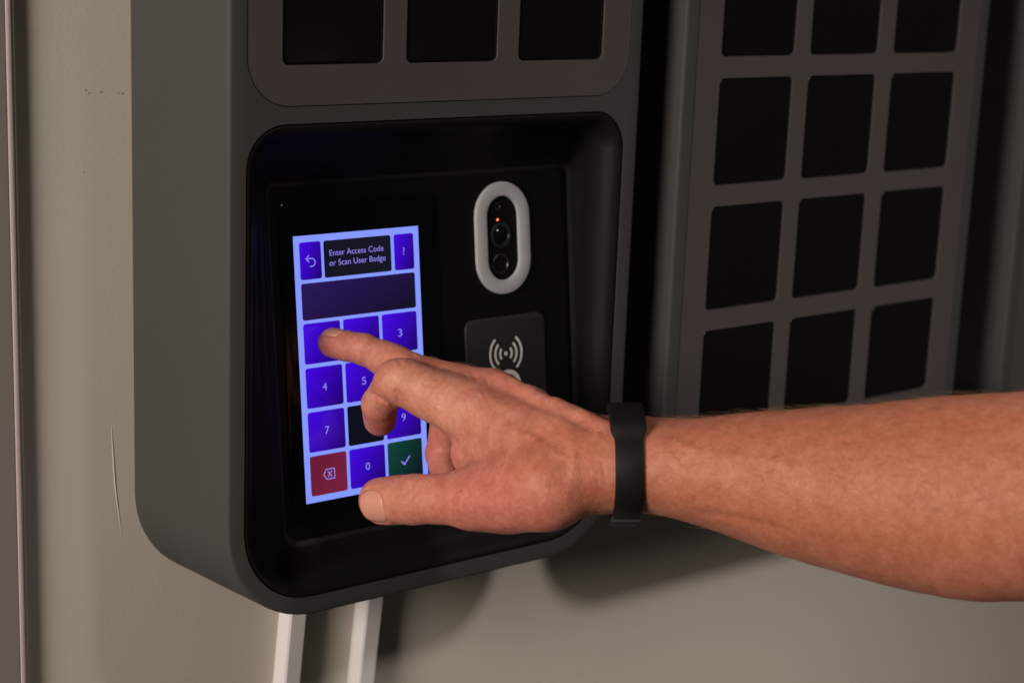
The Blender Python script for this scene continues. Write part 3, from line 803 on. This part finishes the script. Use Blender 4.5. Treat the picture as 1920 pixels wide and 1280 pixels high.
# nails
nm = mat('fingernail', (0.52, 0.225, 0.165, 1), 0.36, 0.4, vary=(300, 0.06)); nb = nm.node_tree.nodes['Principled BSDF']
nb.inputs['Subsurface Weight'].default_value = 0.2; nb.inputs['Subsurface Scale'].default_value = 0.0015
for nl in HAND['nails']:
    c, d, n, s = nail_frame(nl); NA, NB = 22, 18; P = []; E_ = []
    for i in range(NA + 1):
        for j in range(NB + 1):
            x, y = 2 * i / NA - 1, 2 * j / NB - 1
            # square to the nail outline
            rr_ = max(abs(x), abs(y)); a0, b0 = x * nl['len'] / 2, y * nl['wid'] / 2
            q_ = nail_r(np.array(a0), np.array(b0), nl)
            k_ = rr_ / q_ if q_ > 1e-6 else 1.0
            P.append(c + d * a0 * k_ + s * b0 * k_ + n * 8.0); E_.append(rr_)
    P = np.array(P); E_ = np.array(E_)
    for _ in range(60): P = P - n * np.clip(fld.sample(P), -1, 1)[:, None] * 0.6
    a_ = (P - c) @ d / nl['len']
    P = P + n * (0.10 - 0.42 * np.clip((E_ - 0.82) / 0.18, 0, 1) * (a_ < 0.36))[:, None] + n * (0.10 * (1 - E_ ** 2))[:, None]
    Fq = [(i * (NB + 1) + j, i * (NB + 1) + j + 1, (i + 1) * (NB + 1) + j + 1, (i + 1) * (NB + 1) + j) for i in range(NA) for j in range(NB)]
    nme = new_mesh('fingernail', [tuple(p) for p in P], Fq, True)
    bm = bmesh.new(); bm.from_mesh(nme); bmesh.ops.recalc_face_normals(bm, faces=bm.faces)
    if sum((f.normal.dot(Vector(n)) for f in bm.faces)) < 0: bmesh.ops.reverse_faces(bm, faces=bm.faces)
    bm.to_mesh(nme); bm.free()
    no = link('fingernail', nme, nm, person); md = no.modifiers.new('thick', 'SOLIDIFY'); md.thickness = 0.4 * S; md.offset = -1

# ------------------------------------------------------------------ wristband
BC = np.array(HAND['band_c']); BT = np.array(HAND['band_t']); BU = np.array(HAND['band_u']); BN = np.cross(BT, BU)
def skin_r(th, off):
    dirv = math.cos(th) * BU + math.sin(th) * BN; r = 6.0
    for _ in range(80): r += float(np.clip(-fld.sample((BC + BT * off + dirv * r)[None])[0], -2, 2)) * 0.7
    return r
NTH = 120
th_ = [2 * math.pi * k / NTH for k in range(NTH)]
rad0 = np.array([max(skin_r(t, -4.5), skin_r(t, 0.0), skin_r(t, 4.5)) for t in th_])
ker = np.array([1, 2, 3, 2, 1]) / 9; rad = sum(np.roll(rad0, i - 2) * ker[i] for i in range(5)) + 0.15
band = empty('wristband', tuple(BC - BU * 18))
tag(band, 'black rubber wristband with a small tracker pod on the wrist', 'wristband')
def band_ring(th, half, t0, t1, r, base):
    """rounded strip section: half width, inner and outer height above the skin"""
    dirv = math.cos(th) * BU + math.sin(th) * BN; e = min(0.7, (t1 - t0) / 2.2)
    prof_ = [(-half, t0), (half, t0), (half, t1 - e), (half - e * 0.3, t1 - e * 0.3), (half - e, t1), (0, t1 + 0.12), (-half + e, t1), (-half + e * 0.3, t1 - e * 0.3), (-half, t1 - e)]
    return [tuple(base + BT * x + dirv * (r + h)) for x, h in prof_]
def smooth01(x): x = min(1, max(0, x)); return x * x * (3 - 2 * x)
POD = HAND['pod']
rings = []
for k in range(NTH + 1):
    t = th_[k % NTH]; d_ = abs((t - POD + math.pi) % (2 * math.pi) - math.pi)
    g_ = 1 - smooth01((d_ - 0.62) / 0.30)
    rings.append(band_ring(t, 5.1 + 0.3 * g_, 0.0, 1.7, rad[k % NTH], BC))
V, F = loft(rings); build('strap', [(V, F)], M['strap'], band, 40)
rings = []
R_pod = rad[int(POD / (2 * math.pi) * NTH) % NTH]
for k in range(33):
    x = -1 + 2 * k / 32; t = POD + 0.86 * x; i = int(round(t / (2 * math.pi) * NTH)) % NTH
    kk = smooth01((1 - abs(x)) / 0.28)
    rings.append(band_ring(t, 5.1 + 1.35 * kk, 0.3, 1.75 + 2.5 * smooth01((1 - abs(x)) / 0.34), rad[i], BC))
build('tracker_pod', [loft(rings, True, True)], M['strap'], band, 45)
CL = POD + math.pi + HAND['clasp_off']
rings = []
for k in range(9):
    t = CL - 0.20 + 0.09 * (k / 8 - 0.5) * 2; i = int(round(t / (2 * math.pi) * NTH)) % NTH
    rings.append(band_ring(t, 5.3, 0.6, 2.6, rad[i], BC))
build('strap_loop', [loft(rings, True, True)], M['clasp'], band, 45)
rings = []
for k in range(9):
    t = CL + HAND['clasp_dir'] * (-0.08 + 0.50 * k / 8); i = int(round(t / (2 * math.pi) * NTH)) % NTH
    rings.append(band_ring(t, 5.3 - 0.5 * abs(k / 8 - 0.4), 1.2, 4.3, rad[i], BC - BT * 0.7))
build('strap_end', [loft(rings, True, True)], M['strap'], band, 45)
